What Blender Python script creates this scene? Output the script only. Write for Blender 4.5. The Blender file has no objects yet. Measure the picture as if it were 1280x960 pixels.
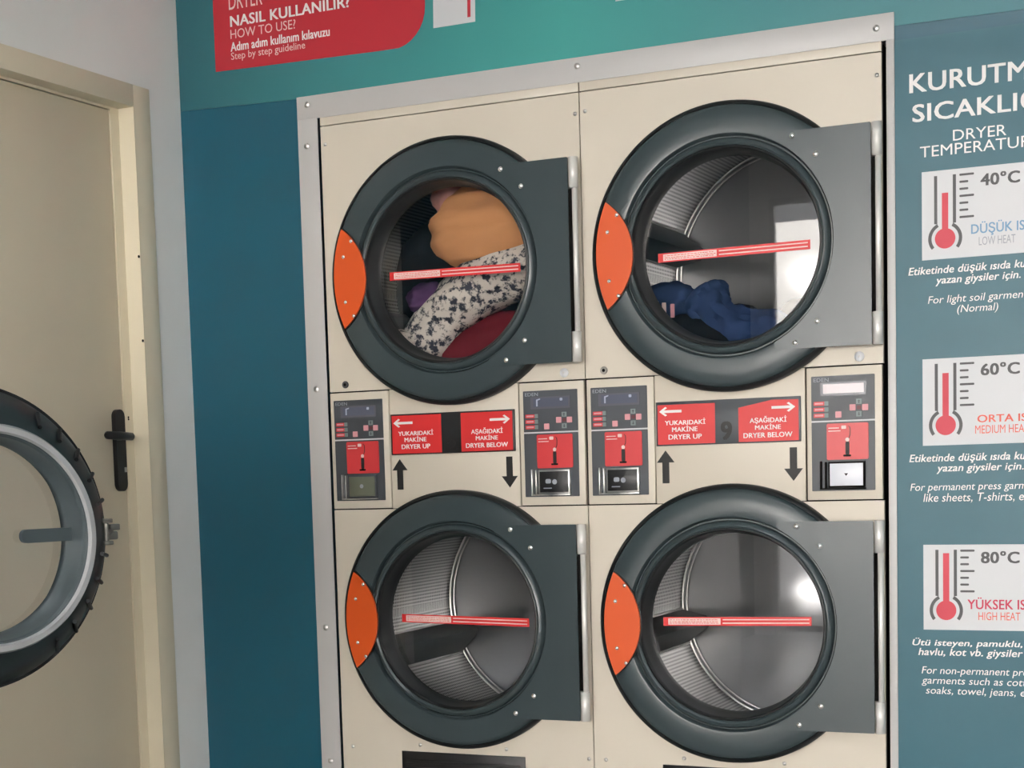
import bpy, bmesh, math, random
from mathutils import Vector, Matrix, noise
random.seed(4)
C = bpy.context.scene.collection
SC = bpy.context.scene
PI = math.pi

# ------------------------------------------------------------------ camera
F_PX, P_X, P_Y = 2091.3, 580.5, 778.7
Rr = ((0.89987, 0.435135, -0.029865), (0.013806, -0.096855, -0.995203), (-0.43594, 0.89514, -0.093165))
cam_d = bpy.data.cameras.new('camera'); cam = bpy.data.objects.new('camera', cam_d); C.objects.link(cam)
right, down, fwd = (Vector(v) for v in Rr)
M = Matrix((right, -down, -fwd)).transposed().to_4x4(); M.translation = (2.4869, -4.2565, 0.1155)
cam.matrix_world = M
cam_d.sensor_width = 36; cam_d.lens = F_PX * 36 / 1280
cam_d.shift_x = (640 - P_X) / 1280; cam_d.shift_y = (P_Y - 480) / 1280
cam_d.clip_start = 0.02
SC.camera = cam
# ------------------------------------------------------------------ world, exposure
w = bpy.data.worlds.new('overcast_sky'); SC.world = w; w.use_nodes = True
bg = w.node_tree.nodes['Background']; bg.inputs[0].default_value = (0.93, 0.97, 1.0, 1); bg.inputs[1].default_value = 1.5
SC.view_settings.view_transform = 'Standard'; SC.view_settings.look = 'None'
SC.view_settings.exposure = 0.2; SC.view_settings.gamma = 1; SC.view_settings.use_curve_mapping = False
FILL_POWER = 16
sun_d = bpy.data.lights.new('sun', 'SUN'); sun_d.energy = 70; sun_d.angle = .02; sun_d.color = (1, .98, .97)
sun = bpy.data.objects.new('sun', sun_d); C.objects.link(sun); sun.rotation_euler = (math.radians(-48), math.radians(8), 0)   # shines from behind the shop onto the street
FLOOR = -1.0

# ------------------------------------------------------------------ materials
def srgb(r, g, b):
    f = lambda c: (c/255/12.92) if c/255 <= .04045 else ((c/255+.055)/1.055)**2.4
    return (f(r), f(g), f(b), 1)
def mat(name, col, rough=.5, metal=0., spec=.5, var=.04, scale=6., bump=0., bscale=200.):
    m = bpy.data.materials.new(name); m.use_nodes = True; nt = m.node_tree; b = nt.nodes['Principled BSDF']
    b.inputs['Roughness'].default_value = rough; b.inputs['Metallic'].default_value = metal
    b.inputs['Specular IOR Level'].default_value = spec
    tc = nt.nodes.new('ShaderNodeTexCoord'); nz = nt.nodes.new('ShaderNodeTexNoise'); nz.inputs['Scale'].default_value = scale
    nz.inputs['Detail'].default_value = 3
    mx = nt.nodes.new('ShaderNodeMix'); mx.data_type = 'RGBA'
    mx.inputs[6].default_value = tuple(c*(1-var) for c in col[:3])+(1,); mx.inputs[7].default_value = tuple(min(1, c*(1+var)) for c in col[:3])+(1,)
    nt.links.new(tc.outputs['Object'], nz.inputs['Vector']); nt.links.new(nz.outputs[0], mx.inputs[0]); nt.links.new(mx.outputs[2], b.inputs['Base Color'])
    if bump:
        n2 = nt.nodes.new('ShaderNodeTexNoise'); n2.inputs['Scale'].default_value = bscale
        bp = nt.nodes.new('ShaderNodeBump'); bp.inputs['Strength'].default_value = bump; bp.inputs['Distance'].default_value = .002
        nt.links.new(tc.outputs['Object'], n2.inputs['Vector']); nt.links.new(n2.outputs[0], bp.inputs['Height']); nt.links.new(bp.outputs[0], b.inputs['Normal'])
    return m
def glass(name, tint=(1, 1, 1, 1), ior=1.5):
    m = bpy.data.materials.new(name); m.use_nodes = True; nt = m.node_tree; nt.nodes.clear()
    o = nt.nodes.new('ShaderNodeOutputMaterial'); mx = nt.nodes.new('ShaderNodeMixShader'); fr = nt.nodes.new('ShaderNodeFresnel')
    fr.inputs[0].default_value = ior
    t = nt.nodes.new('ShaderNodeBsdfTransparent'); t.inputs[0].default_value = tint
    g = nt.nodes.new('ShaderNodeBsdfGlossy'); g.inputs['Roughness'].default_value = 0.01
    ml = nt.nodes.new('ShaderNodeMath'); ml.operation = 'MULTIPLY'; ml.inputs[1].default_value = 1.9; ml.use_clamp = True   # two faces of the pane
    nt.links.new(fr.outputs[0], ml.inputs[0]); nt.links.new(ml.outputs[0], mx.inputs[0]); nt.links.new(t.outputs[0], mx.inputs[1]); nt.links.new(g.outputs[0], mx.inputs[2]); nt.links.new(mx.outputs[0], o.inputs[0])
    return m
def emit(name, col, s):
    m = bpy.data.materials.new(name); m.use_nodes = True; b = m.node_tree.nodes['Principled BSDF']
    b.inputs['Base Color'].default_value = col; b.inputs['Emission Color'].default_value = col; b.inputs['Emission Strength'].default_value = s
    return m

m_wall = mat('white_wall_paint', srgb(240, 239, 236), .75, bump=.1, bscale=90)
m_blue = mat('blue_wall_vinyl', srgb(22, 86, 106), .33, spec=.5, var=.03)
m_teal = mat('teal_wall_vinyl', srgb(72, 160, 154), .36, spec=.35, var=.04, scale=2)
m_slate = mat('slate_blue_wall_vinyl', srgb(52, 100, 114), .36, spec=.3, var=.03)
m_floor = mat('grey_floor', srgb(150, 148, 145), .4)
m_ceil = mat('white_ceiling', srgb(235, 235, 232), .8)
m_pave = mat('asphalt', srgb(84, 84, 86), .9)
m_facade = mat('pale_facade', srgb(236, 232, 226), .8)
m_doorcream = mat('cream_painted_door', srgb(212, 201, 178), .45, var=.02)
m_trimcream = mat('cream_painted_door_frame', srgb(224, 214, 190), .45, var=.02)
m_cream = mat('cream_powder_coat', srgb(208, 199, 184), .42, var=.015)
m_alu = mat('pale_aluminium_strip', srgb(190, 188, 187), .38, spec=.5, var=.02)
m_steel = mat('brushed_steel', srgb(205, 203, 200), .28, metal=.9, var=.05, scale=40)
m_chrome = mat('polished_screw', srgb(235, 235, 232), .18, metal=.85)
m_flange = mat('dark_teal_grey_enamel', srgb(57, 68, 71), .27, spec=.72, var=.02)
m_flange.node_tree.nodes['Principled BSDF'].inputs['IOR'].default_value = 1.42
m_plate = mat('dark_grey_enamel_plate', srgb(57, 68, 71), .27, spec=.72, var=.02)
m_plate.node_tree.nodes['Principled BSDF'].inputs['IOR'].default_value = 1.42
m_washring = mat('dark_washer_door_plastic', srgb(34, 44, 47), .4, spec=.4, var=.02)
m_hinge = mat('pale_hinge_metal', srgb(226, 224, 220), .35, metal=.25)
m_rubber = mat('black_rubber', srgb(22, 25, 27), .45, spec=.4)
m_gap = mat('dark_gap', srgb(26, 24, 23), .9, spec=.1)
m_orange = mat('orange_plastic', srgb(216, 84, 26), .4, var=.02)
m_black = mat('black_plastic', srgb(24, 24, 26), .4)
m_char = mat('charcoal_panel', srgb(66, 70, 76), .4, var=.03)
m_lcd = mat('dim_display', srgb(92, 96, 112), .15)
m_lcdmark = mat('display_digits', srgb(160, 166, 190), .5)
m_lcdlit = mat('pale_display', srgb(225, 214, 218), .3)
m_red = mat('red_sticker', srgb(214, 44, 46), .4, var=.03)
m_coinred = mat('red_coin_plate', srgb(206, 58, 62), .35, var=.03)
m_signred = mat('red_sign_vinyl', srgb(190, 40, 54), .45, var=.03)
m_white = mat('white_print', srgb(240, 238, 236), .5, var=.01)
m_whitecard = mat('white_card', srgb(206, 207, 210), .45, var=.01)
m_pinkwhite = mat('pale_pink_print', srgb(232, 205, 200), .5, var=.12, scale=160)
m_pink = mat('pale_red_button', srgb(214, 150, 156), .5)
m_lockgrey = mat('grey_lock', srgb(150, 146, 138), .4, metal=.3)
m_greybtn = mat('grey_button', srgb(120, 134, 134), .5)
m_ink = mat('black_ink', srgb(20, 18, 18), .5)
m_greyink = mat('dark_grey_print', srgb(72, 72, 74), .5)
m_merc = mat('red_print', srgb(205, 56, 74), .5)
m_lowblue = mat('blue_print', srgb(110, 150, 185), .5)
m_orangeprint = mat('orange_red_print', srgb(222, 92, 74), .5)
m_crimson = mat('crimson_print', srgb(196, 40, 76), .5)
m_palegrey = mat('pale_grey_print', srgb(150, 155, 165), .5)
m_glass = glass('door_glass')
m_glass2 = glass('storefront_glass')
m_drumback = mat('grey_drum_back', srgb(176, 177, 179), .3, metal=.85, var=.08, scale=5)
m_lifter = mat('dark_lifter_steel', srgb(96, 98, 100), .4, metal=.6)
m_tan = mat('tan_cotton', srgb(196, 140, 96), .9, spec=.1, bump=.2)
m_maroon = mat('maroon_cotton', srgb(104, 30, 38), .9, spec=.1, bump=.2)
m_pinkcloth = mat('dusty_pink_cotton', srgb(178, 128, 120), .9, spec=.1)
m_purple = mat('purple_cotton', srgb(82, 56, 92), .9, spec=.1)
m_navy = mat('navy_cotton', srgb(44, 62, 98), .85, spec=.1, var=.25, scale=14)
m_darkcloth = mat('charcoal_cotton', srgb(32, 33, 37), .9, spec=.1, var=.2)
m_olive = mat('olive_brown_cotton', srgb(92, 84, 70), .9, spec=.1)
m_washer = mat('grey_washer_body', srgb(120, 124, 128), .4)
m_silver = mat('silver_ring', srgb(150, 151, 152), .4, metal=.1)
m_innergrey = mat('grey_plastic_tube', srgb(62, 71, 74), .45, spec=.3)
# perforated drum metal
m_drum = bpy.data.materials.new('perforated_drum_steel'); m_drum.use_nodes = True
_nt = m_drum.node_tree; _b = _nt.nodes['Principled BSDF']; _b.inputs['Metallic'].default_value = .8; _b.inputs['Roughness'].default_value = .34
_uv = _nt.nodes.new('ShaderNodeTexCoord'); _vo = _nt.nodes.new('ShaderNodeTexVoronoi'); _vo.inputs['Scale'].default_value = 95; _vo.inputs['Randomness'].default_value = 0
_vo.voronoi_dimensions = '2D'
_rp = _nt.nodes.new('ShaderNodeValToRGB'); _rp.color_ramp.elements[0].position = .26; _rp.color_ramp.elements[0].color = srgb(66, 66, 68); _rp.color_ramp.elements[1].position = .36; _rp.color_ramp.elements[1].color = srgb(196, 194, 192)
_nt.links.new(_uv.outputs['UV'], _vo.inputs['Vector']); _nt.links.new(_vo.outputs['Distance'], _rp.inputs[0]); _nt.links.new(_rp.outputs[0], _b.inputs['Base Color'])
# floral fabric: white with charcoal flowers
m_floral = mat('white_floral_cotton', srgb(205, 198, 190), .9, spec=.1)
_nt = m_floral.node_tree; _b = _nt.nodes['Principled BSDF']
_tc = _nt.nodes.new('ShaderNodeTexCoord'); _n = _nt.nodes.new('ShaderNodeTexNoise'); _n.inputs['Scale'].default_value = 46; _n.inputs['Detail'].default_value = 5; _n.inputs['Roughness'].default_value = .65
_rp = _nt.nodes.new('ShaderNodeValToRGB'); e = _rp.color_ramp.elements; e[0].position = .43; e[0].color = srgb(58, 60, 70); e[1].position = .52; e[1].color = srgb(206, 198, 188)
_nt.links.new(_tc.outputs['Object'], _n.inputs['Vector']); _nt.links.new(_n.outputs[0], _rp.inputs[0]); _nt.links.new(_rp.outputs[0], _b.inputs['Base Color'])

# printed vinyl: colour ramp from blue green through teal to slate green along the wall
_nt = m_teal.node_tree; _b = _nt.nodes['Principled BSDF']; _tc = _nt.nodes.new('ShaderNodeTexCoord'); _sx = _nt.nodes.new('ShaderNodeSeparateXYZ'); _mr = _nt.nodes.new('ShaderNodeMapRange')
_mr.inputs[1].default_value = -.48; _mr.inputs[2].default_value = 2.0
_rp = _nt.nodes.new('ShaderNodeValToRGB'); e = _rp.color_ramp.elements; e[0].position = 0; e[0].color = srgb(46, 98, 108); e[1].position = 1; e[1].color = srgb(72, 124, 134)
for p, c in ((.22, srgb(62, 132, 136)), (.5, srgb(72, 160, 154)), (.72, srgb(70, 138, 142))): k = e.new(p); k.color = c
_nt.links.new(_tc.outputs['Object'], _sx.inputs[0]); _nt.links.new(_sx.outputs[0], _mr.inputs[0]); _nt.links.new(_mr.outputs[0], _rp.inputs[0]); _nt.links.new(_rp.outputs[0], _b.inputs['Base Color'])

# ------------------------------------------------------------------ mesh helpers (all in world coordinates)
def root_loc(p):
    v = Vector((0, 0, 0))
    while p: v += Vector(p.location); p = p.parent
    return v
def smooth(bm, ang=40):
    for f in bm.faces: f.smooth = True
    for e in bm.edges:
        if len(e.link_faces) == 2 and e.calc_face_angle(0) > math.radians(ang): e.smooth = False
def obj(name, bm, m, parent=None, sm=True):
    if sm: smooth(bm)
    bmesh.ops.translate(bm, verts=bm.verts, vec=-root_loc(parent))
    me = bpy.data.meshes.new(name); bm.to_mesh(me); bm.free()
    ms = m if isinstance(m, (list, tuple)) else [m]
    for x in ms: me.materials.append(x)
    o = bpy.data.objects.new(name, me); C.objects.link(o)
    if parent: o.parent = parent
    return o
def tag(o, label, cat, group=None):
    o['label'] = label; o['category'] = cat
    if group: o['group'] = group
    return o
def thing(name, label, cat, loc, group=None):
    o = bpy.data.objects.new(name, None); C.objects.link(o); o.location = loc; o.empty_display_size = .1
    return tag(o, label, cat, group)
def struct(name, bm, m, parent=None):
    o = obj(name, bm, m, parent)
    if not parent: o['kind'] = 'structure'
    return o
def lab(o, l): o['label'] = l; return o
def box(bm, x0, x1, y0, y1, z0, z1, bev=0.):
    r = bmesh.ops.create_cube(bm, size=1)
    vs = r['verts']
    bmesh.ops.scale(bm, vec=(abs(x1-x0), abs(y1-y0), abs(z1-z0)), verts=vs)
    bmesh.ops.translate(bm, vec=((x0+x1)/2, (y0+y1)/2, (z0+z1)/2), verts=vs)
    if bev:
        es = list({e for v in vs for e in v.link_edges})
        bmesh.ops.bevel(bm, geom=es, offset=bev, segments=2, affect='EDGES', profile=.5)
    return bm
def bx(*a, bev=0.): return box(bmesh.new(), *a, bev=bev)
def lathe(bm, cx, cz, prof, n=96, closed=False, a0=0, a1=2*PI):
    """prof: list of (r, y); axis along y through (cx, cz)"""
    full = abs(a1-a0-2*PI) < 1e-6
    k = n if full else n+1
    rings = []
    for r, y in prof:
        if r < 1e-6: rings.append([bm.verts.new((cx, y, cz))]); continue
        rings.append([bm.verts.new((cx+r*math.cos(a0+(a1-a0)*i/n), y, cz+r*math.sin(a0+(a1-a0)*i/n))) for i in range(k)])
    idx = range(n)
    pairs = list(zip(rings, rings[1:])) + ([(rings[-1], rings[0])] if closed else [])
    for A, B in pairs:
        for i in idx:
            j = (i+1) % k
            a = [A[i], A[j]] if len(A) > 1 else [A[0]]
            b = [B[j], B[i]] if len(B) > 1 else [B[0]]
            if len(a)+len(b) > 2: bm.faces.new(a+b)
    bmesh.ops.recalc_face_normals(bm, faces=bm.faces)
    return bm
def prism(bm, pts, y0, y1):
    """outline pts (x, z) extruded from y0 to y1"""
    a = [bm.verts.new((x, y0, z)) for x, z in pts]; b = [bm.verts.new((x, y1, z)) for x, z in pts]
    n = len(pts)
    bm.faces.new(a); bm.faces.new(b[::-1])
    for i in range(n): bm.faces.new((a[i], b[i], b[(i+1) % n], a[(i+1) % n]))
    bmesh.ops.recalc_face_normals(bm, faces=bm.faces)
    return bm
def pz(pts, y0, y1): return prism(bmesh.new(), pts, y0, y1)
def disc(cx, cz, r, y0, y1, n=20, bev=.3):
    h = (y1-y0)
    return lathe(bmesh.new(), cx, cz, [(0, y0), (r*(1-bev), y0), (r, y0+h*.4), (r, y1), (0, y1)], n)
def rrect(x0, x1, z0, z1, r, n=5, corners=(1, 1, 1, 1)):
    out = []
    for (cx, cz, a), on in zip(((x1-r, z1-r, 0), (x0+r, z1-r, PI/2), (x0+r, z0+r, PI), (x1-r, z0+r, 1.5*PI)), corners):
        if on: out += [(cx+r*math.cos(a+PI/2*i/n), cz+r*math.sin(a+PI/2*i/n)) for i in range(n+1)]
        else:
            out.append((cx+r*(1 if a in (0, 1.5*PI) else -1), cz+r*(1 if a in (0, PI/2) else -1)))
    return out
def tube(bm, pts, r, n=10):
    pts = [Vector(p) for p in pts]; rings = []
    for i, p in enumerate(pts):
        t = (pts[min(i+1, len(pts)-1)]-pts[max(i-1, 0)]).normalized()
        u = t.cross(Vector((.3, .2, 1))).normalized(); v = t.cross(u)
        rr = r[i] if isinstance(r, (list, tuple)) else r
        rings.append([bm.verts.new(p+rr*(math.cos(2*PI*k/n)*u+math.sin(2*PI*k/n)*v)) for k in range(n)])
    for A, B in zip(rings, rings[1:]):
        for k in range(n): bm.faces.new((A[k], A[(k+1) % n], B[(k+1) % n], B[k]))
    bm.faces.new(rings[0][::-1]); bm.faces.new(rings[-1])
    bmesh.ops.recalc_face_normals(bm, faces=bm.faces)
    return bm
def panel_hole(x0, x1, z0, z1, cx, cz, r, y0, y1, n=96):
    bm = bmesh.new(); angs = [2*PI*i/n for i in range(n)]
    for X in (x0, x1):
        for Z in (z0, z1): angs.append(math.atan2(Z-cz, X-cx) % (2*PI))
    angs.sort()
    inn, out = [], []
    for a in angs:
        c, s = math.cos(a), math.sin(a)
        ts = []
        if c > 1e-9: ts.append((x1-cx)/c)
        if c < -1e-9: ts.append((x0-cx)/c)
        if s > 1e-9: ts.append((z1-cz)/s)
        if s < -1e-9: ts.append((z0-cz)/s)
        t = min(ts); inn.append((cx+r*c, cz+r*s)); out.append((cx+t*c, cz+t*s))
    V = lambda P, y: [bm.verts.new((x, y, z)) for x, z in P]
    fi, fo, bi, bo = V(inn, y0), V(out, y0), V(inn, y1), V(out, y1)
    k = len(angs)
    for i in range(k):
        j = (i+1) % k
        for A, B in ((fi, fo), (fo, bo), (bo, bi), (bi, fi)):
            bm.faces.new((A[i], A[j], B[j], B[i]))
    bmesh.ops.recalc_face_normals(bm, faces=bm.faces)
    return bm
_DG = {}
def text(name, s, m, parent, x0, x1, z0, z1, y, bold=0., shear=0., squash=True, plane=None):
    """lettering fitted to the box x0..x1, z0..z1 on the plane y (facing -y)"""
    cu = bpy.data.curves.new('txt', 'FONT'); cu.body = s; cu.size = 1; cu.shear = shear; cu.resolution_u = 3; cu.extrude = .002
    cu.space_character = 1.0 + bold*1.5
    o = bpy.data.objects.new('txt', cu); C.objects.link(o)
    dg = bpy.context.evaluated_depsgraph_get(); dg.update()
    me = bpy.data.meshes.new_from_object(o.evaluated_get(dg)); bpy.data.objects.remove(o); bpy.data.curves.remove(cu)
    bm = bmesh.new()
    sh = [(0, 0)] if not bold else [(0, 0), (bold, bold*.5), (-bold, bold*.5), (bold, -bold*.5), (-bold, -bold*.5)]   # heavier strokes
    layer = []
    for i, (dx, dy) in enumerate(sh):
        k = len(bm.verts); bm.from_mesh(me); bm.verts.ensure_lookup_table()
        for v in bm.verts[k:]: v.co.x += dx; v.co.y += dy; layer.append(i)
    bpy.data.meshes.remove(me)
    xs = [v.co.x for v in bm.verts]; ys = [v.co.y for v in bm.verts]; a, b, c, d = min(xs), max(xs), min(ys), max(ys)
    for v, i in zip(bm.verts, layer):
        p = v.co
        v.co = Vector((x0+(p.x-a)/(b-a)*(x1-x0), y-(.0003+.0002*i if p.z > 0 else 0), z0+(p.y-c)/(d-c)*(z1-z0)))
    return obj(name, bm, m, parent, sm=False)
def arrow(x, z0, z1, head_up, wd=.0095, hw=.0245, hl=.032):
    """vertical arrow outline between z0 and z1"""
    if head_up: return [(x-wd, z0), (x+wd, z0), (x+wd, z1-hl), (x+hw, z1-hl), (x, z1), (x-hw, z1-hl), (x-wd, z1-hl)]
    return [(x-wd, z1), (x-wd, z0+hl), (x-hw, z0+hl), (x, z0), (x+hw, z0+hl), (x+wd, z0+hl), (x+wd, z1)]

# ------------------------------------------------------------------ the room
YF = -6.0          # storefront plane
XL, XR, ZC = -.48, 4.6, 1.95
struct('floor', bx(XL-.2, XR+.2, YF-.1, 1.1, FLOOR-.1, FLOOR), m_floor)
struct('ceiling', bx(XL-.2, XR+.2, YF-.1, 1.1, ZC, ZC+.1), m_ceil)
struct('wall_right', bx(XR, XR+.1, YF, 1.1, FLOOR, ZC), m_wall)
b = bmesh.new()        # left wall with the opening of the cream door
box(b, XL-.15, XL, -.20, 1.1, FLOOR, ZC); box(b, XL-.15, XL, YF, -1.235, FLOOR, ZC); box(b, XL-.15, XL, -1.235, -.20, 1.19, ZC)
struct('wall_left', b, m_wall)
b = bmesh.new()        # dryer wall around the built-in machines
box(b, XL, -.045, 0.002, .1, FLOOR, ZC); box(b, 1.62, XR, 0.002, .1, FLOOR, 1.17); box(b, -.045, 1.62, 0.002, .1, 1.15, ZC); box(b, 1.62, XR, .002, .1, 1.17, ZC)
struct('wall_back', b, m_blue)
b = bmesh.new(); box(b, XL-.2, XR+.2, 1.0, 1.1, FLOOR, ZC); struct('wall_rear', b, m_wall)
# teal print across the upper wall and the slate blue print on the right
v = obj('wall_sheet', pz([(XL+.002, 1.197), (-.072, 1.184), (-.072, 1.1885), (1.631, 1.1885), (1.631, 1.155), (XR, 1.12), (XR, ZC), (XL+.002, ZC)], -.0005, .002), m_teal)
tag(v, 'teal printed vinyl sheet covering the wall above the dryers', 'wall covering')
v = obj('wall_sheet', bx(1.631, XR, -.0004, .002, FLOOR, 1.12), m_slate)
tag(v, 'slate blue printed vinyl sheet to the right of the dryers behind the temperature cards', 'wall covering')
v = obj('wall_sheet', bx(XL, XL+.002, YF, -1.36, FLOOR, ZC), mat('matte_blue_reflection_dimmer', srgb(22, 70, 88), .9, spec=.08))  # unseen sheet, added to dim the left wall's reflection in the door glass
tag(v, 'deep blue sheet added out of view on the left wall to darken glass reflections', 'wall covering')
# storefront behind the camera
b = bmesh.new()
box(b, XL, -.36, YF-.1, YF, FLOOR, ZC); box(b, 4.4, XR, YF-.1, YF, FLOOR, ZC); box(b, -.36, 4.4, YF-.1, YF, 1.7, ZC)
struct('wall_front', b, m_wall)
wn = struct('window_1', bx(-.36, 4.4, YF-.055, YF-.045, FLOOR, 1.7), m_glass2)
b = bmesh.new()
for x in (-.345, 1.25, 2.8, 4.38): box(b, x-.015, x+.015, YF-.08, YF-.02, FLOOR, 1.7)
for z in (FLOOR+.04, 1.68): box(b, -.36, 4.4, YF-.079, YF-.021, z-.02, z+.02)
obj('window_frame', b, m_alu, wn)
struct('ground', bx(-25, 30, -40, YF-.1, FLOOR-.12, FLOOR-.05), m_pave)
b = bmesh.new(); box(b, -25, 30, -20.4, -20, FLOOR-.05, 3.4); box(b, -25, 30, -20.4, -20, 3.4, 3.5)
for k in range(12): box(b, -24+4.5*k, -23.7+4.5*k, -20, -19.92, FLOOR-.05, 3.4)
struct('wall_street', b, m_facade)
# glowing fill panels added under the ceiling, out of view, to brighten the room
for i, (x, y) in enumerate(((1.2, -3.2), (3.2, -3.2))):
    L = thing('fill_panel', 'unseen square fill light panel added '+('on the left' if i == 0 else 'on the right')+' in front of the dryers', 'fill light', (x, y, ZC), 'added fill panels')
    obj('fill_panel_frame', bx(x-.32, x+.32, y-.32, y+.32, ZC-.03, ZC, bev=.004), m_alu, L)
    obj('fill_panel_face', bx(x-.3, x+.3, y-.3, y+.3, ZC-.034, ZC-.0295), emit('fill_panel_glow', (.95, .97, 1, 1), FILL_POWER), L)

# cream door in the left wall
XD = -.53
b = bmesh.new()
box(b, XL-.15, -.474, -.2395, -.159, FLOOR, 1.2313, bev=.002); box(b, XL-.15, -.474, -1.28, -1.195, FLOOR, 1.2313, bev=.002)
box(b, XL-.15, -.474, -1.2, -.235, 1.168, 1.2313, bev=.002)
struct('trim_1', b, m_trimcream)
b = bmesh.new()
box(b, XL-.15, XD+.003, -.2785, -.2395, FLOOR, 1.168); box(b, XL-.15, XD+.003, -1.195, -1.16, FLOOR, 1.168); box(b, XL-.15, XD+.003, -1.16, -.2785, 1.1605, 1.168)
box(b, -.4741, -.4715, -.2425, -.2375, FLOOR, 1.17)
struct('trim_2', b, m_trimcream)
dr = struct('door_1', bx(XD-.04, XD, -1.156, -.2815, FLOOR+.006, 1.158, bev=.002), m_doorcream)
struct('door_backing', bx(XL-.2, XL-.15, -1.3, -.1, FLOOR, 1.3), m_gap)
def along_x(bm, x):      # turn an outline drawn in (x, z) at y into the left wall: x->y, y->-x
    for v in bm.verts: v.co = Vector((x-v.co.y, v.co.x, v.co.z))
    bmesh.ops.recalc_face_normals(bm, faces=bm.faces)
    return bm
hp = obj('handle_plate', along_x(pz(rrect(-.337, -.293, .0735, .3085, .021, 6), -.014, 0), XD), m_black, dr)
b = bmesh.new(); tube(b, [(XD+.006, -.330, .231), (XD+.04, -.345, .231)], .012); tube(b, [(XD+.045, -.425, .233), (XD+.045, -.418, .233), (XD+.047, -.36, .2315), (XD+.045, -.307, .2295), (XD+.045, -.30, .229)], [.006, .0115, .0125, .0115, .006], 12)
lv = obj('lever', b, m_black, hp)
obj('keyhole', bx(XD+.012, XD+.0155, -.306, -.296, .128, .142, bev=.001), m_steel, hp)
for y, z in ((-.248, .745), (-.2475, .505)): obj('screw', along_x(disc(y, z, .004, -.003, 0, 10), -.474), m_gap, bpy.data.objects['trim_1'])
for y, z in ((-.262, .287), (-.262, .281)): obj('screw', along_x(disc(y, z, .003, -.002, 0, 10), XD+.003), m_gap, bpy.data.objects['trim_1'])

# ------------------------------------------------------------------ metal surround of the two dryers
fr = thing('metal_frame', 'pale metal strip frame screwed to the wall around the two stacked dryers', 'frame', (.78, 0, FLOOR))
obj('top_strip', bx(-.0721, 1.6305, -.004, -.0007, 1.1225, 1.1877, bev=.0006), m_alu, fr)
obj('left_strip', bx(-.0721, -.006, -.0038, -.0007, FLOOR, 1.134, bev=.0006), m_alu, fr)
obj('right_strip', bx(1.6105, 1.6305, -.0042, -.0007, FLOOR, 1.124, bev=.0006), m_alu, fr)
def screw(x, z, r, y, parent, m=None, label=None):
    b = bmesh.new(); lathe(b, x, z, [(0, y-.004), (r*.55, y-.0035), (r, y-.001), (r, y+.001)], 16)
    return obj('screw', b, m or m_steel, parent)
for x, z in ((-.039, 1.164), (-.044, 1.048), (-.043, .352), (-.0417, -.347), (-.0417, -.747), (.798, 1.165), (1.587, 1.1545)): screw(x, z, .0085, -.004, fr)

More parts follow.
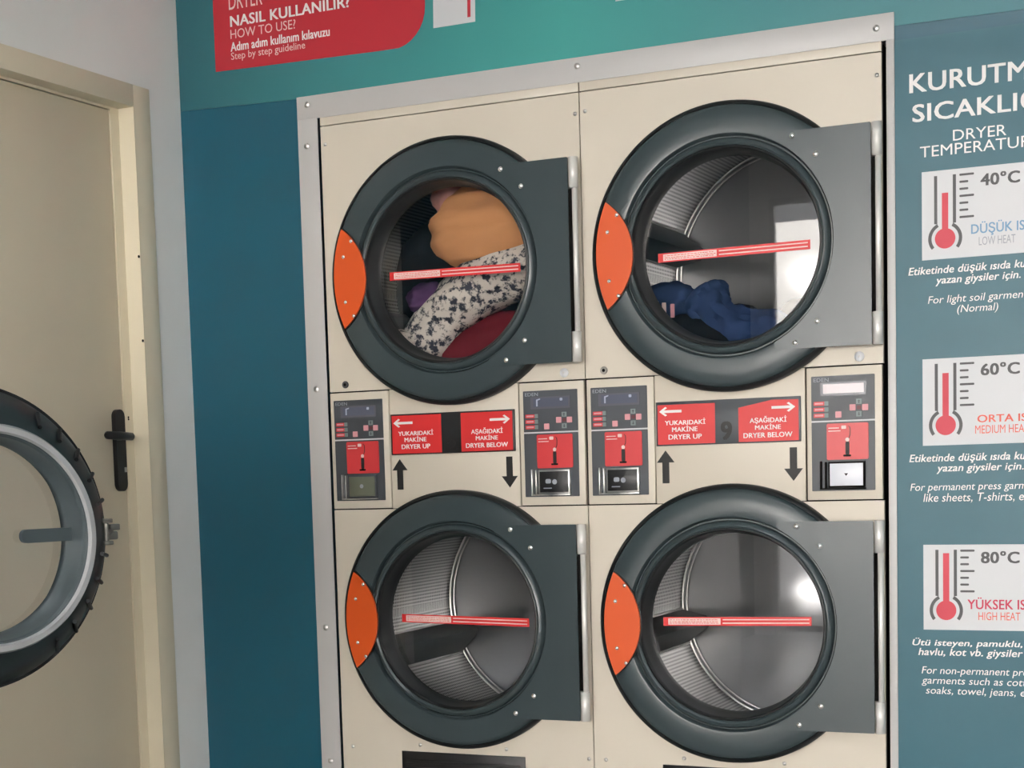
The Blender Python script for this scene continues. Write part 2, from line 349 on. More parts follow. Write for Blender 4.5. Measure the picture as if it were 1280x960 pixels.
# ------------------------------------------------------------------ stacked dryers
R_OUT = .368
def dryer_door(parent, X, zc, strip, lit):
    cx = X+.405
    W = lambda pts: [(cx+px, zc+pz_) for px, pz_ in pts]
    # painted flange of the round door: the part's own mesh
    prof = [(.357, -.006), (.357, -.030), (.352, -.038), (.344, -.041), (.320, -.0435), (.290, -.044), (.283, -.043), (.279, -.038), (.277, -.030), (.274, -.030), (.2735, -.034), (.271, -.040), (.2655, -.045), (.259, -.047), (.254, -.044), (.2515, -.036), (.2515, -.006)]
    d = obj('door', lathe(bmesh.new(), cx, zc, prof, 128, closed=True), m_flange, parent)
    rim = [(.356, -.001), (.368, -.001), (.3685, -.018), (.367, -.026), (.363, -.032), (.3575, -.034), (.355, -.030)]
    obj('rubber_rim', lathe(bmesh.new(), cx, zc, rim, 128, closed=True), m_rubber, d)
    gk = [(.253, -.043), (.2495, -.044), (.2465, -.041), (.2455, -.030), (.240, .012), (.236, .02), (.236, .026), (.2525, .026)]
    obj('gasket', lathe(bmesh.new(), cx, zc, gk, 128, closed=True), m_rubber, d)
    obj('glass', lathe(bmesh.new(), cx, zc, [(0, .014), (.2405, .014)], 96), m_glass, d)
    # hinge plate: rectangle with the round door cut out of it
    a0 = math.asin(.251/.283); arc = [(.283*math.cos(a0-2*a0*i/28), .283*math.sin(a0-2*a0*i/28)) for i in range(29)]
    cor = [(.130, .268), (.374, .268), (.376, .266), (.376, -.268), (.374, -.270), (.140, -.270), (.133, -.267), (.130, -.260)]
    # go round: top-left, top-right, bottom-right, bottom-left corner, then back up along the arc
    pl = W(cor + [(p[0], p[1]) for p in arc[::-1]])
    hp = obj('hinge_plate', pz(pl, -.0485, -.0435), m_plate, d, sm=False)
    for sx, sz in ((.1815, .256), (.2405, .205), (.2395, -.205), (.183, -.2555)): screw(cx+sx, zc+sz, .0068, -.0485, d, m_chrome)
    # hinge: two barrel ends and a thinner rod between them
    b = bmesh.new()
    for z0, z1 in ((.187, .268), (-.270, -.19)): lathe_z(b, cx+.389, -.040, .0125, zc+z0, zc+z1)
    lathe_z(b, cx+.392, -.040, .0075, zc-.2, zc+.2)
    obj('hinge', b, m_hinge, d)
    obj('hinge_gap', bx(cx+.368, cx+.383, -.036, -.001, zc-.188, zc+.186), m_gap, d)
    # orange lens-shaped handle plate
    n = 24; lens = []
    r1 = .346; a = math.asin(.139/r1); x_tip = -r1*math.cos(a)
    lens = [(-r1*math.cos(a-2*a*i/n), r1*math.sin(a-2*a*i/n)) for i in range(n+1)]
    sag = -.2445-x_tip; r2 = (.139**2+sag**2)/(2*sag); a2 = math.asin(.139/r2)
    for i in range(1, n): t = -a2+2*a2*i/n; lens.append((-.2445-r2+r2*math.cos(t), r2*math.sin(t)))
    b = bmesh.new(); prism(b, W(lens), -.053, -.0465)
    hd = obj('handle_plate', b, m_orange, d, sm=False)
    b = bmesh.new(); prism(b, W([((x+.297)*1.06-.297, z*1.03) for x, z in lens]), -.0465, -.041); obj('handle_backing', b, m_rubber, d, sm=False)
    for sx, sz in ((-.286, .103), (-.313, .061), (-.311, -.066), (-.286, -.106)): screw(cx+sx, zc+sz, .0052, -.053, d, m_chrome)
    # red and white strip stuck across the glass
    (x0, z0), (x1, z1) = strip; h = .0118; y = .0125
    q = lambda t, s: (X+x0+(x1-x0)*t, z0+(z1-z0)*t+s*h)
    def band(t0, t1, s0, s1, yy): return pz([q(t0, s0), q(t1, s0), q(t1, s1), q(t0, s1)], yy, yy+.0006)
    s = obj('loading_strip', band(0, 1, -1, 1, y), m_red, d, sm=False)
    obj('loading_strip_text_field', band(.035, .395, -.72, .72, y-.0006), m_pinkwhite, d, sm=False)
    b = bmesh.new()
    for s0, s1 in ((.28, .52), (-.52, -.25)): prism(b, [q(.41, s0), q(.985, s0), q(.985, s1), q(.41, s1)], y-.0006, y)
    obj('loading_strip_lines', b, m_pinkwhite, d, sm=False)
    b = bmesh.new(); rr = random.Random(int(zc*100)+7)
    for sl, sh in ((.30, .44), (-.12, .02), (-.46, -.32)):
        t = .045
        while t < .38:
            dt = rr.uniform(.008, .022); prism(b, [q(t, sl), q(min(t+dt, .388), sl), q(min(t+dt, .388), sh), q(t, sh)], y-.0009, y-.0006); t += dt+rr.uniform(.003, .008)
    obj('loading_strip_print', b, m_red, d, sm=False)
    return d
def lathe_z(bm, x, y, r, z0, z1, n=14):
    A = [bm.verts.new((x+r*math.cos(2*PI*i/n), y+r*math.sin(2*PI*i/n), z0)) for i in range(n)]
    B = [bm.verts.new((v.co.x, v.co.y, z1)) for v in A]
    for i in range(n): bm.faces.new((A[i], A[(i+1) % n], B[(i+1) % n], B[i]))
    bm.faces.new(A[::-1]); bm.faces.new(B)
DR, DL = .365, .67
def drum(parent, X, zc, a_first, ribs=3):
    cx = X+.405
    bm = bmesh.new(); lathe(bm, cx, zc, [(.30, .03), (DR, .035), (DR, DL)], 96)
    uv = bm.loops.layers.uv.new('UVMap')
    for f in bm.faces:
        for l in f.loops:
            a = math.atan2(l.vert.co.z-zc, l.vert.co.x-cx)
            if f.calc_center_median().z < zc+1 and a < -PI+1e-4 and f.calc_center_median().z > zc: a += 2*PI
            l[uv].uv = (a*DR, l.vert.co.y)
    d = obj('drum', bm, m_drum, parent)
    bm = bmesh.new(); lathe(bm, cx, zc, [(0, DL-.012), (.10, DL-.012), (.115, DL-.004), (.335, DL-.002), (.35, DL), (DR, DL)], 96)
    obj('drum_back', bm, m_drumback, d)
    bm = bmesh.new()
    for rr_, tr in ((.3635, .0042), (.3505, .003)):
        prof = [(rr_+tr*math.cos(2*PI*i/8), DL-.006+tr*math.sin(2*PI*i/8)) for i in range(8)]
        lathe(bm, cx, zc, prof, 96, closed=True)
    obj('drum_rim', bm, m_steel, d)
    for k in range(ribs):
        a = math.radians(a_first+120*k); u = Vector((math.cos(a), 0, math.sin(a))); t = Vector((-math.sin(a), 0, math.cos(a)))
        bm = bmesh.new(); o = Vector((cx, 0, zc)); sec = ((DR-.002, -.052), (DR-.075, -.018), (DR-.085, 0), (DR-.075, .018), (DR-.002, .052))
        A = [bm.verts.new(o+u*r+t*s+Vector((0, .05, 0))) for r, s in sec]; B = [bm.verts.new(o+u*r+t*s+Vector((0, DL-.012, 0))) for r, s in sec]
        for i in range(5): bm.faces.new((A[i], A[(i+1) % 5], B[(i+1) % 5], B[i]))
        bm.faces.new(A[::-1]); bm.faces.new(B); bmesh.ops.recalc_face_normals(bm, faces=bm.faces)
        obj('lifter', bm, m_lifter, d)
        bm = bmesh.new()
        for s in (-1, 1): tube(bm, [o+u*(DR-.004)+t*s*.054+Vector((0, .05, 0)), o+u*(DR-.004)+t*s*.054+Vector((0, DL-.012, 0))], .0042, 8)
        obj('lifter_seam', bm, m_hinge, d)
    return d
def control(parent, X, x0, lit, tray):
    """control module; x0 = left edge local to the column"""
    x = X+x0; Z = lambda z: z
    c = obj('control_panel', bx(x, x+.1905, -.006, .01, .0025, .3375, bev=.0015), m_cream, parent)
    fx0, fx1 = x+.0125, x+.1725
    obj('keypad', pz(rrect(fx0, fx1, .2035, .3155, .002), -.0085, -.005), m_char, c, sm=False)
    obj('coin_panel', pz(rrect(fx0, fx1, .0255, .1995, .002), -.0085, -.005), m_char, c, sm=False)
    obj('panel_divider', bx(fx0, fx1, -.0082, -.005, .1995, .2035), m_whitecard, c, sm=False)
    y = -.0085
    obj('display_frame', pz(rrect(x+.035, x+.152, .2655, .2985, .002), y-.0015, y), mat('display_frame_plastic', srgb(98, 98, 108), .25), c, sm=False)
    obj('display', pz(rrect(x+.043, x+.146, .271, .2945, .001), y-.002, y-.0015), m_lcdlit if lit else m_lcd, c, sm=False)
    if not lit:
        yy = y-.002
        obj('display_digit', pz([(x+.052, .273), (x+.0565, .273), (x+.0565, .2885), (x+.064, .2910), (x+.064, .2942), (x+.0565, .2925), (x+.052, .291)], yy-.0004, yy), m_lcdmark, c, sm=False)
        obj('display_digit', pz(rrect(x+.122, x+.130, .286, .2935, .002), yy-.0004, yy), m_lcdmark, c, sm=False)
    text('brand_text', 'EDEN', m_palegrey, c, x+.0185, x+.057, .3015, .3105, y, bold=.0)
    b = bmesh.new()
    for z in (.2466, .2315, .2165): prism(b, rrect(x+.0185, x+.0515, z-.005, z+.005, .002), y-.001, y)
    obj('status_labels', b, m_coinred, c, sm=False)
    b = bmesh.new()
    for z in (.2466, .2315, .2165): prism(b, [(x+.0215, z-.002), (x+.043, z-.002), (x+.043, z+.0024), (x+.0215, z+.0024)], y-.0013, y-.001)
    obj('status_label_print', b, m_pink, c, sm=False)
    b = bmesh.new()
    for z in (.2466, .2315, .2165): prism(b, rrect(x+.046, x+.056, z-.0055, z+.0055, .001), y-.0016, y)
    obj('indicator_strip', b, m_greybtn, c, sm=False)
    for bx_, bz in ((.0815, .2175), (.1175, .234), (.149, .2335)): obj('button', pz(rrect(x+bx_-.0075, x+bx_+.0075, bz-.0078, bz+.0078, .0015), y-.0025, y), m_pink, c, sm=False)
    for bx_, bz in ((.1335, .2485), (.1335, .2175)):
        obj('button', pz(rrect(x+bx_-.0072, x+bx_+.0072, bz-.0066, bz+.0066, .0012), y-.002, y), m_greybtn, c, sm=False)
        obj('button_print', pz(arrow(x+bx_, bz-.0045, bz+.0045, bz > .23, .0012, .0035, .004), y-.0023, y-.002), m_char, c, sm=False)
    obj('button_center', pz(rrect(x+.128, x+.139, .2285, .2385, .002), y-.0012, y), mat('dark_red_print', srgb(96, 46, 54), .5), c, sm=False)
    # red coin plate with its slot
    obj('coin_plate', pz(rrect(x+.0515, x+.157, .104, .1955, .004), y-.003, y), m_coinred, c, sm=False)
    yy = y-.003
    for (ax, bx2, z) in ((.056, .083, .184), (.056, .087, .1765)): obj('coin_plate_print', pz([(x+ax, z-.0011), (x+bx2, z-.0011), (x+bx2, z+.0011), (x+ax, z+.0011)], yy-.0004, yy), m_pinkwhite, c, sm=False)
    obj('coin_symbol', pz(rrect(x+.089, x+.101, .181, .1895, .002), yy-.0004, yy), m_pinkwhite, c, sm=False)
    obj('coin_symbol', pz(rrect(x+.099, x+.109, .149, .159, .0045), yy-.0004, yy), m_pinkwhite, c, sm=False)
    b = bmesh.new(); pts = [(.106, .1885), (.1095, .185), (.1105, .178), (.110, .166), (.107, .158)]
    for (a1, b1), (a2, b2) in zip(pts, pts[1:]): prism(b, [(x+a1, b1), (x+a1+.002, b1), (x+a2+.002, b2), (x+a2, b2)], yy-.0005, yy)
    obj('coin_guide_line', b, m_ink, c, sm=False)
    b = bmesh.new(); prism(b, rrect(x+.0995, x+.109, .116, .149, .0035), yy-.0022, yy); obj('coin_slot', b, m_ink, c, sm=False)
    obj('coin_slot_base', pz(rrect(x+.094, x+.113, .1115, .1165, .002), yy-.003, yy), m_gap, c, sm=False)
    # coin return box
    if tray == 'green': face, framem = mat('olive_grey_tray', srgb(100, 104, 88), .4), m_char
    elif tray == 'white': face, framem = mat('white_tray', srgb(226, 228, 236), .3), m_gap
    else: face, framem = m_black, m_steel
    b = bmesh.new()
    for r_ in ((.035, .0385, .029, .101), (.0385, .150, .029, .0325)): box(b, x+r_[0], x+r_[1], y-.012, y, r_[2], r_[3], bev=.0008)
    box(b, x+.0475, x+.051, y-.012, y, .0325, .099, bev=.0008)
    obj('coin_tray_guard', b, m_steel if tray != 'white' else m_gap, c)
    b = bmesh.new(); box(b, x+.056, x+.1485, y-.009, y, .0335, .099, bev=.001); obj('coin_tray_frame', b, framem, c)
    obj('coin_tray', bx(x+.0605, x+.1445, y-.011, y-.008, .038, .0945, bev=.001), face, c)
    b = bmesh.new()
    if tray == 'black':
        lathe(b, x+.105, .066, [(0, y-.0115), (.007, y-.0115), (.007, y-.011)], 14)
        prism(b, [(x+.072, .0475), (x+.096, .0475), (x+.096, .0505), (x+.072, .0505)], y-.0114, y-.011); prism(b, rrect(x+.078, x+.094, .062, .074, .004), y-.0113, y-.011)
    elif tray == 'green': lathe(b, x+.102, .067, [(0, y-.0115), (.006, y-.0115), (.006, y-.011)], 14)
    else: prism(b, [(x+.097, .0695), (x+.107, .0695), (x+.102, .0625)], y-.0115, y-.011)
    obj('coin_tray_mark', b, m_ink if tray == 'white' else m_palegrey, c, sm=False)
    return c
def sign(parent, X, number, cover):
    p = obj('sign_plate', bx(X+.2005, X+.5895, -.006, -.0005, .1535, .2690, bev=.0015), m_black if not cover else m_char, parent)
    y = -.006
    obj('sticker', bx(X+.2055, X+.363, y-.0006, y, .157, .2645 if not cover else .261), m_red, p, sm=False)
    if cover: pts = [(X+.426, .157), (X+.584, .157), (X+.584, .261), (X+.515, .2625), (X+.426, .2455)]
    else: pts = [(X+.4245, .157), (X+.583, .157), (X+.583, .2645), (X+.4245, .2645)]
    obj('sticker', pz(pts, y-.0006, y), m_red, p, sm=False)
    yt = y-.0006
    def harrow(x0, x1, z, left):
        h, hw = .0035, .0125
        if left: return [(x0, z), (x0+.017, z+hw), (x0+.022, z+hw-.003), (x0+.013, z+h), (x1, z+h), (x1, z-h), (x0+.013, z-h), (x0+.022, z-hw+.003), (x0+.017, z-hw)]
        return [(x1, z), (x1-.017, z+hw), (x1-.022, z+hw-.003), (x1-.013, z+h), (x0, z+h), (x0, z-h), (x1-.013, z-h), (x1-.022, z-hw+.003), (x1-.017, z-hw)]
    obj('sticker_arrow', pz(harrow(X+.210, X+.272, .2435, True), yt-.0003, yt), m_white, p, sm=False)
    obj('sticker_arrow', pz(harrow(X+.514, X+.576, .2425, False), yt-.0003, yt), m_white, p, sm=False)
    for s, a, c_, z0, z1 in (('YUKARIDAK\u0130', .2255, .337, .2075, .2235), ('MAK\u0130NE', .245, .315, .1895, .2060), ('DRYER UP', .235, .3265, .1695, .1825),
                            ('A\u015eA\u011eIDAK\u0130', .456, .553, .2015, .2215), ('MAK\u0130NE', .470, .538, .187, .2025), ('DRYER BELOW', .439, .568, .1665, .1795)):
        text('sticker_text', s, m_white, p, X+a, X+c_, z0, z1, yt, bold=.018)
    if number: text('sign_number', number, m_ink, p, X+.378, X+.409, .163, .212 if cover else .190, y, bold=.04)
    return p
def stack(X, label, lights, trays, strips, lockm, angs, number, cover):
    T = thing('stacked_dryer', label, 'dryer', (X+.4, 0, FLOOR))
    x0, x1 = X+.0015, X+.7985
    b = bmesh.new()      # closed steel cabinet behind the front panels
    for a in ((X+.002, X+.012, .012, .9, FLOOR, 1.12), (X+.788, X+.798, .012, .9, FLOOR, 1.12), (X+.002, X+.798, .89, .9, FLOOR, 1.12), (X+.002, X+.798, .012, .9, 1.11, 1.12), (X+.002, X+.798, .012, .9, FLOOR, FLOOR+.06), (X+.002, X+.798, .012, .9, .16, .18)): box(b, *a)
    box(b, X+.002, X+.798, .011, .014, 1.09, 1.12); box(b, X+.002, X+.798, .011, .014, -.01, .35)
    obj('cabinet', b, m_gap, T)
    obj('top_rail', bx(x0, x1, -.001, .012, 1.0995, 1.1255, bev=.001), m_cream, T)
    up = obj('upper_front_panel', panel_hole(x0, x1, .3415, 1.0970, X+.405, .656, .255, 0, .012), m_cream, T, sm=False)
    lo = obj('lower_front_panel', panel_hole(x0, x1, -.96, -.0012, X+.405, -.318, .255, 0, .012), m_cream, T, sm=False)
    obj('center_panel', bx(X+.1965, X+.5995, 0, .012, .001, .3395, bev=.001), m_cream, T)
    obj('kick_plate', bx(x0+.02, x1-.02, .02, .03, FLOOR, -.96), m_gap, T)
    for x, z in ((X+.0155, 1.0465), (X+.7872, 1.043), (X+.26, -.685), (X+.5345, -.685), (X+.035, -.70), (X+.785, -.70)): screw(x, z, .0055, 0, T)
    lk = obj('lock', disc(X+.054, .361, .0105, -.004, .001, 20, .15), lockm, T); obj('lock_slot', disc(X+.054, .361, .0045, -.0048, -.003, 14), m_gap, lk)
    lk = obj('lock', disc(X+.739, .3605, .0125, -.006, .001, 20), m_whitecard, T); obj('lock_slot', disc(X+.739, .3605, .003, -.0066, -.005, 10), m_steel, lk)
    # black louvred vent below the lower door
    b = bmesh.new(); box(b, X+.2003, X+.593, -.004, -.001, -.86, -.7045, bev=.001)
    vt = obj('vent_grille', b, m_black, T)
    b = bmesh.new()
    for k in range(6): box(b, X+.215, X+.578, -.009, -.004, -.738-.02*k, -.730-.02*k, bev=.001)
    obj('vent_louvres', b, m_black, vt)
    control(T, X, .0045, lights[0], trays[0]); control(T, X, .6055, lights[1], trays[1])
    sign(T, X, number, cover)
    obj('arrow_decal', pz(arrow(X+.2235, .0545, .1415, True), -.0008, 0), m_ink, T, sm=False)
    obj('arrow_decal', pz(arrow(X+.568, .0528, .139, False), -.0008, 0), m_ink, T, sm=False)
    dryer_door(T, X, .656, strips[0], False); dryer_door(T, X, -.318, strips[1], False)
    drum(T, X, .656, angs[0], 3); drum(T, X, -.318, angs[1], 3)
    return T
stack(0., 'left stacked dryer with tan, floral and maroon laundry in its upper drum', (False, False), ('green', 'black'), (((.204, .6595), (.611, .6545)), ((.207, -.317), (.6095, -.3255))), m_greyink, (80, 200), '2', False)
stack(.8, 'right stacked dryer with navy laundry in its upper drum and a lit display', (False, True), ('black', 'white'), (((.2085, .6465), (.614, .6495)), ((.204, -.3165), (.6075, -.311))), m_lockgrey, (166, 192), '9', True)

# ------------------------------------------------------------------ laundry in the drums
def blob(c, rad, seed, amp=.12, freq=3., sub=4, crease=.5):
    bm = bmesh.new(); bmesh.ops.create_icosphere(bm, subdivisions=sub, radius=1)
    o = Vector((seed*3.1, seed*1.7, seed*.9))
    for v in bm.verts:
        p = v.co.copy(); n = noise.noise(p*freq*.5+o)*amp*1.6
        n += -abs(noise.noise(Vector((p.x*.7, p.y, p.z*2.2))*freq*.8+o*2))*amp*crease*2
        p *= 1+n
        v.co = Vector((c[0]+p.x*rad[0], c[1]+p.y*rad[1], c[2]+p.z*rad[2]))
    return bm
def roll(pts, r, seed, n=28, seg=60, amp=.15):
    P = [Vector(p) for p in pts]
    def at(t):
        f = t*(len(P)-1); i = min(int(f), len(P)-2); u = f-i
        p0, p1, p2, p3 = P[max(i-1, 0)], P[i], P[i+1], P[min(i+2, len(P)-1)]
        return .5*((2*p1)+(p2-p0)*u+(2*p0-5*p1+4*p2-p3)*u*u+(3*p1-p0-3*p2+p3)*u**3)
    bm = bmesh.new(); rings = []
    for s in range(seg+1):
        t = s/seg; p = at(t); tg = (at(min(t+.01, 1))-at(max(t-.01, 0))).normalized(); u = tg.cross(Vector((0, 1, 0))).normalized(); v = Vector((0, 1, 0))
        e = min(1, math.sqrt(max(0, 1-(2*t-1)**8))+.05)
        ring = []
        for k in range(n):
            a = 2*PI*k/n; d = u*math.cos(a)+v*math.sin(a)
            nn = noise.noise(Vector((t*5, math.cos(a)*1.6, math.sin(a)*1.6+seed)))*amp - abs(noise.noise(Vector((t*3+seed, math.cos(a)*4, math.sin(a)*4))))*amp
            ring.append(bm.verts.new(p+d*r*e*(1+nn)))
        rings.append(ring)
    for A, B in zip(rings, rings[1:]):
        for k in range(n): bm.faces.new((A[k], A[(k+1) % n], B[(k+1) % n], B[k]))
    bm.faces.new(rings[0]); bm.faces.new(rings[-1]); bmesh.ops.recalc_face_normals(bm, faces=bm.faces)
    return bm
def settle(bm, X, zc, rmax=.352):      # laundry lies against the drum wall, not through it
    for v in bm.verts:
        d = Vector((v.co.x-X-.405, 0, v.co.z-zc)); l = d.length
        if l > rmax: v.co.x = X+.405+d.x/l*rmax; v.co.z = zc+d.z/l*rmax
    return bm
def cloth(name, bm, m, label, cat):
    settle(bm, 0 if max(v.co.x for v in bm.verts) < .8 else .8, .656)
    return tag(obj(name, bm, m), label, cat)
cloth('folded_towel', blob((.465, .17, .800), (.185, .12, .135), 3, .13, 1.7, 5, .55), m_tan, 'tan bundled towel at the top of the upper left drum', 'towel')
cloth('floral_sheet', roll([(.19, .17, .42), (.26, .16, .50), (.34, .15, .575), (.44, .15, .635), (.56, .16, .665), (.66, .18, .66)], .083, 2.3), m_floral, 'white sheet with dark floral print bunched across the upper left drum', 'sheet')
cloth('maroon_garment', blob((.47, .19, .425), (.20, .12, .125), 8, .10, 2), m_maroon, 'maroon garment lying under the floral sheet in the upper left drum', 'clothing')
cloth('pink_garment', blob((.325, .17, .885), (.05, .06, .065), 5, .12), m_pinkcloth, 'dusty pink garment behind the tan towel in the upper left drum', 'clothing')
cloth('black_garment', blob((.215, .38, .67), (.14, .20, .22), 17, .12), m_darkcloth, 'black laundry at the back of the upper left drum', 'clothing')
cloth('purple_garment', blob((.255, .14, .605), (.065, .05, .05), 6, .14), m_purple, 'purple garment behind the floral sheet in the upper left drum', 'clothing')
cloth('patterned_garment', blob((.175, .13, .465), (.085, .07, .055), 9, .14), m_floral, 'dark patterned garment at the lower left of the upper left drum', 'clothing')
cloth('navy_jacket', roll([(1.05, .24, .585), (1.08, .22, .54), (1.12, .20, .49), (1.20, .19, .455), (1.31, .22, .44)], .062, 4.1, amp=.35), m_navy, 'navy blue garment slumped in the middle of the upper right drum', 'clothing')
bt = thing('blue_garment', 'dark blue garment with three pale tags at the left of the upper right drum', 'clothing', (.94, .25, .50))
obj('garment', settle(blob((.955, .26, .555), (.085, .09, .06), 12, .16), .8, .656), m_navy, bt)
for k, (x, z, m_) in enumerate(((.952, .532, m_white), (.974, .526, m_pinkwhite), (.998, .521, m_pink))):
    obj('tag', pz(rrect(x-.0055, x+.0055, z-.019, z+.018, .002), 0.152, .156), m_, bt, sm=False)
cloth('charcoal_garment', blob((1.07, .28, .40), (.25, .15, .135), 14, .12), m_darkcloth, 'charcoal laundry lying on the floor of the upper right drum', 'clothing')
cloth('olive_garment', blob((1.34, .34, .495), (.10, .10, .055), 15, .12), m_olive, 'olive brown garment at the right of the upper right drum', 'clothing')
cloth('paper_scrap', pz([(1.225, .425), (1.262, .421), (1.278, .429), (1.245, .4345)], .128, .132), m_whitecard, 'small pale scrap lying on the navy garment', 'scrap')

# ------------------------------------------------------------------ printed signs
S = thing('how_to_use_sign', 'red sign with rounded corner and white lettering on the teal wall above the dryers', 'sign', (0, 0, 1.288))
rc = .105; pts = [(-.3464, 1.295), (.20, 1.283)]
for i in range(1, 9): a = -PI/2+PI/2*i/8; pts.append((.245+rc*math.cos(a), 1.386+rc*math.sin(a)))
pts += [(.352, 1.66), (-.3464, 1.66)]
obj('sign_panel', pz(pts, -.0015, -.0005), m_signred, S, sm=False)
for s, a, c_, z0, z1, bo, sh in (('DRYER', -.291, -.1757, 1.4645, 1.5090, 0, 0), ('NASIL KULLANILIR?', -.2885, .113, 1.4155, 1.4465, .02, 0), ('HOW TO USE?', -.2895, -.067, 1.3815, 1.4075, 0, 0),
                                 ('Ad\u0131m ad\u0131m kullan\u0131m k\u0131lavuzu', -.2905, .045, 1.3455, 1.3715, .016, 0), ('Step by step guideline', -.2905, -.038, 1.3155, 1.3425, 0, 0)):
    text('sign_text', s, m_white if bo else m_pinkwhite, S, a, c_, z0, z1, -.0015, bold=bo, shear=sh)
S = thing('instruction_card', 'white card with a red vertical stripe on the teal wall right of the red sign', 'sign', (.438, 0, 1.321))
obj('card', pz([(.3742, 1.3215), (.5020, 1.3215), (.5090, 1.62), (.3812, 1.62)], -.0015, -.0005), m_whitecard, S, sm=False)
obj('stripe', pz([(.479, 1.336), (.4885, 1.336), (.496, 1.62), (.4865, 1.62)], -.0018, -.0015), m_signred, S, sm=False)
S = tag(obj('instruction_card', pz([(.909, 1.3165), (1.087, 1.3165), (1.087, 1.62), (.909, 1.62)], -.0015, -.0005), m_whitecard, sm=False), 'white card on the teal wall above the right stacked dryer', 'sign')

H = thing('temperature_heading', 'white dryer temperature heading lettered on the slate wall right of the dryers', 'lettering', (1.83, 0, .86))
Y0 = -.0004
for s, a, c_, z0, z1, bo in (('KURUTMA', 1.6655, 1.995, .989, 1.0345, .017), ('SICAKLI\u011eI', 1.6725, 1.99, .9185, .9760, .017), ('DRYER', 1.7690, 1.8935, .8650, .8905, 0), ('TEMPERATURE', 1.6905, 1.970, .8325, .8590, 0)):
    text('heading_text', s, m_white, H, a, c_, z0, z1, Y0, bold=bo)
CX = 1.6945; CW = .270
CARDS = [('40', .7975, .0545, 'D\u00dc\u015e\u00dcK ISI', 'LOW HEAT', m_lowblue, m_palegrey, (.117, .247), (.135, .220), ('For light soil garments', '(Normal)'), ((1.708, 1.952), (1.778, 1.8745)), 'low'),
         ('60', .3445, .0360, 'ORTA ISI', 'MEDIUM HEAT', m_orangeprint, m_orangeprint, (.131, .254), (.126, .252), ('For permanent press garments', 'like sheets, T-shirts, etc.'), ((1.663, 1.985), (1.695, 1.96)), 'medium'),
         ('80', -.1137, .0210, 'Y\u00dcKSEK ISI', 'HIGH HEAT', m_crimson, m_orangeprint, (.107, .251), (.133, .232), ('For non-permanent press', 'garments such as cotton,', 'soaks, towel, jeans, etc.'), ((1.689, 1.965), (1.689, 1.975), (1.699, 1.965)), 'high')]
for num, zt, mt, t1, t2, c1, c2, r1, r2, eng, engx, word in CARDS:
    zb = zt-.2125
    K = thing('temperature_card', 'white thermometer card reading %s degrees %s heat on the slate wall' % (num, word), 'sign', (CX+CW/2, 0, zb), 'temperature cards')
    obj('card', bx(CX, CX+CW, Y0-.0012, Y0, zb, zt), m_whitecard, K, sm=False)
    y = Y0-.0012; bxc, bzc = CX+.0555, zb+.049
    b = bmesh.new()       # grey outline of the thermometer
    for s in (-1, 1):
        prism(b, [(bxc+s*.0185, bzc+.035), (bxc+s*.0260, bzc+.036), (bxc+s*.0260, zt-.0125), (bxc+s*.0185, zt-.0125)], y-.0004, y)
        ang = [math.radians(62-i*(62+38)/14) for i in range(15)]
        pts = [(bxc+s*.0405*math.cos(a), bzc+.0405*math.sin(a)) for a in ang]+[(bxc+s*.0325*math.cos(a), bzc+.0325*math.sin(a)) for a in ang[::-1]]
        prism(b, pts, y-.0004, y)
    obj('thermometer_outline', b, m_greyink, K, sm=False)
    b = bmesh.new(); lathe(b, bxc, bzc, [(0, y-.0004), (.0245, y-.0004), (.0245, y)], 32)
    prism(b, [(bxc-.0075, bzc), (bxc+.0075, bzc), (bxc+.0075, zt-mt), (bxc-.0075, zt-mt)], y-.00045, y)
    obj('thermometer_mercury', b, m_merc, K, sm=False)
    b = bmesh.new()
    for k in range(7): z = zt-.015-.0168*k; prism(b, rrect(CX+.0895, CX+(.1240 if k % 3 == 0 else .1105), z-.0026, z+.0026, .0022), y-.0004, y)
    obj('scale_ticks', b, m_greyink, K, sm=False)
    text('temperature_text', num+'\u00b0C', m_greyink, K, CX+.139, CX+.2305, zt-.0465, zt-.0165, y, bold=.03)
    top = .0355 if word != 'medium' else .0245
    text('heat_text', t1, c1, K, CX+r1[0], CX+r1[1], zb+(.0475 if word == 'low' else .0525), zb+.0465+top, y, bold=.015)
    text('heat_text', t2, c2, K, CX+r2[0], CX+r2[1], zb+.0255, zb+.0455, y)
    cap = thing('care_caption', 'white Turkish and English care caption below the %s degree card' % num, 'lettering', (1.83, 0, zb-.14), 'care captions')
    off = .0155 if word == 'low' else .021
    if word == 'high': L1 = (('\u00dct\u00fc isteyen, pamuklu, y\u00fcn', 1.6665, 1.985), ('havlu, kot vb. giysiler i\u00e7in.', 1.681, 1.985))
    else: L1 = (('Etiketinde d\u00fc\u015f\u00fck \u0131s\u0131da kurutun', 1.661, 1.998), ('yazan giysiler i\u00e7in.', 1.7265 if word == 'low' else 1.7275, 1.9265 if word == 'low' else 1.934))
    for i, (s, a, c_) in enumerate(L1):
        z1 = zb-off-.0255*i; text('caption_text', s, m_white, cap, a, c_, z1-.0240, z1, Y0, bold=.015, shear=.2)
    eo = .088 if word == 'low' else .093
    for i, s in enumerate(eng):
        z1 = zb-eo-.0253*i; text('caption_text', s, m_white, cap, engx[i][0], engx[i][1], z1-.0240, z1, Y0, shear=.18)

# ------------------------------------------------------------------ washing machine with its round door open (left foreground)
Wm = thing('washing_machine', 'grey washing machine whose round porthole door stands open before the cream door', 'washing machine', (-.1, -2.85, FLOOR))
obj('washer_body', bx(XL+.012, .22, -3.35, -2.42, FLOOR, .45, bev=.01), m_washer, Wm)
DC = Vector((.4212, -1.922, .0106)); th = math.radians(69.2)
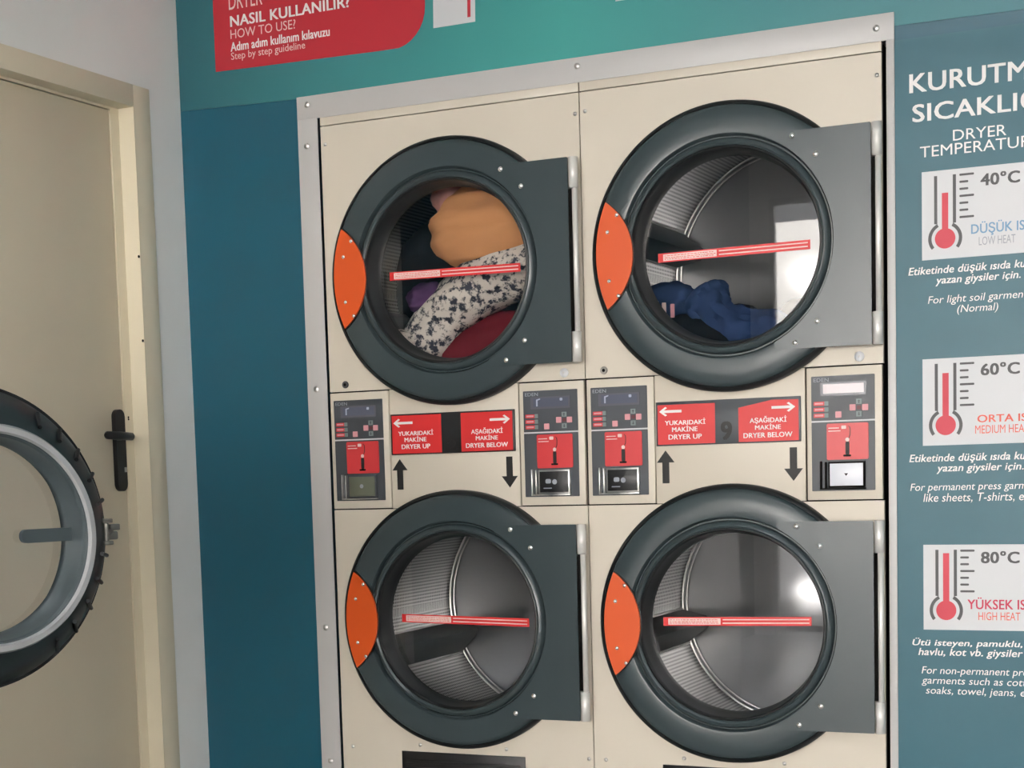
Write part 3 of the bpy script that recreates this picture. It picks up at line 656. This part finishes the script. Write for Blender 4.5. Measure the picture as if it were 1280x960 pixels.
# door frame axes: local -y looks along the door's inner face
MW = Matrix.Translation(DC) @ Matrix.Rotation(th, 4, 'Z')
def put(bm): bm.transform(MW); return bm
A0 = .0
def wl(prof, n=128, closed=True): return put(lathe(bmesh.new(), 0, 0, prof, n, closed))
dd = obj('door', wl([(.276, .125), (.281, .118), (.279, .10), (.266, .07), (.240, .03), (.209, .008), (.203, .006), (.203, .125)]), m_washring, Wm)
obj('rubber_rim', wl([(.276, .126), (.286, .126), (.288, .115), (.284, .098), (.277, .100)]), m_rubber, dd)
obj('silver_ring', wl([(.207, .004), (.203, -.003), (.193, -.004), (.1895, .001), (.1895, .012), (.207, .012)]), m_silver, dd)
obj('inner_tube', wl([(.1895, .003), (.1875, .004), (.187, .010), (.1855, .012), (.1855, .018), (.180, .056), (.1785, .060), (.1785, .075), (.203, .075)]), m_innergrey, dd)
obj('glass', wl([(0, .066), (.181, .066)], 96, False), m_glass, dd)
b = bmesh.new(); prism(b, rrect(.078, .20, -.0125, .0125, .011, 5), .048, .06); obj('handle_bar', put(b), m_innergrey, dd)
b = bmesh.new()
box(b, .235, .255, .02, .045, -.024, -.016, bev=.002); box(b, .235, .255, .02, .045, .018, .026, bev=.002); box(b, .268, .290, .06, .08, -.016, .000, bev=.003); box(b, .276, .298, .065, .075, .002, .014, bev=.002)
tube(b, [(.245, .03, -.02), (.245, .03, .022)], .005); tube(b, [(.245, .035, 0), (.28, .07, 0)], .005)
obj('latch', put(b), mat('dull_latch_steel', srgb(120, 118, 112), .4, metal=.6), dd)
for a in range(-58, 64, 12):
    if abs(a) < 8: continue
    ca, sa = math.cos(math.radians(a)), math.sin(math.radians(a)); b = bmesh.new(); o = Vector((ca*.240, .026, sa*.240)); tube(b, [o+Vector((-.014*ca, -.014, -.014*sa)), o+Vector((.016*ca, .018, .016*sa))], .004, 8)
    obj('rubber_rib', put(b), m_rubber, dd)
b = bmesh.new(); box(b, -.42, -.26, .10, .13, -.07, .07, bev=.004); obj('hinge', put(b), m_steel, dd)
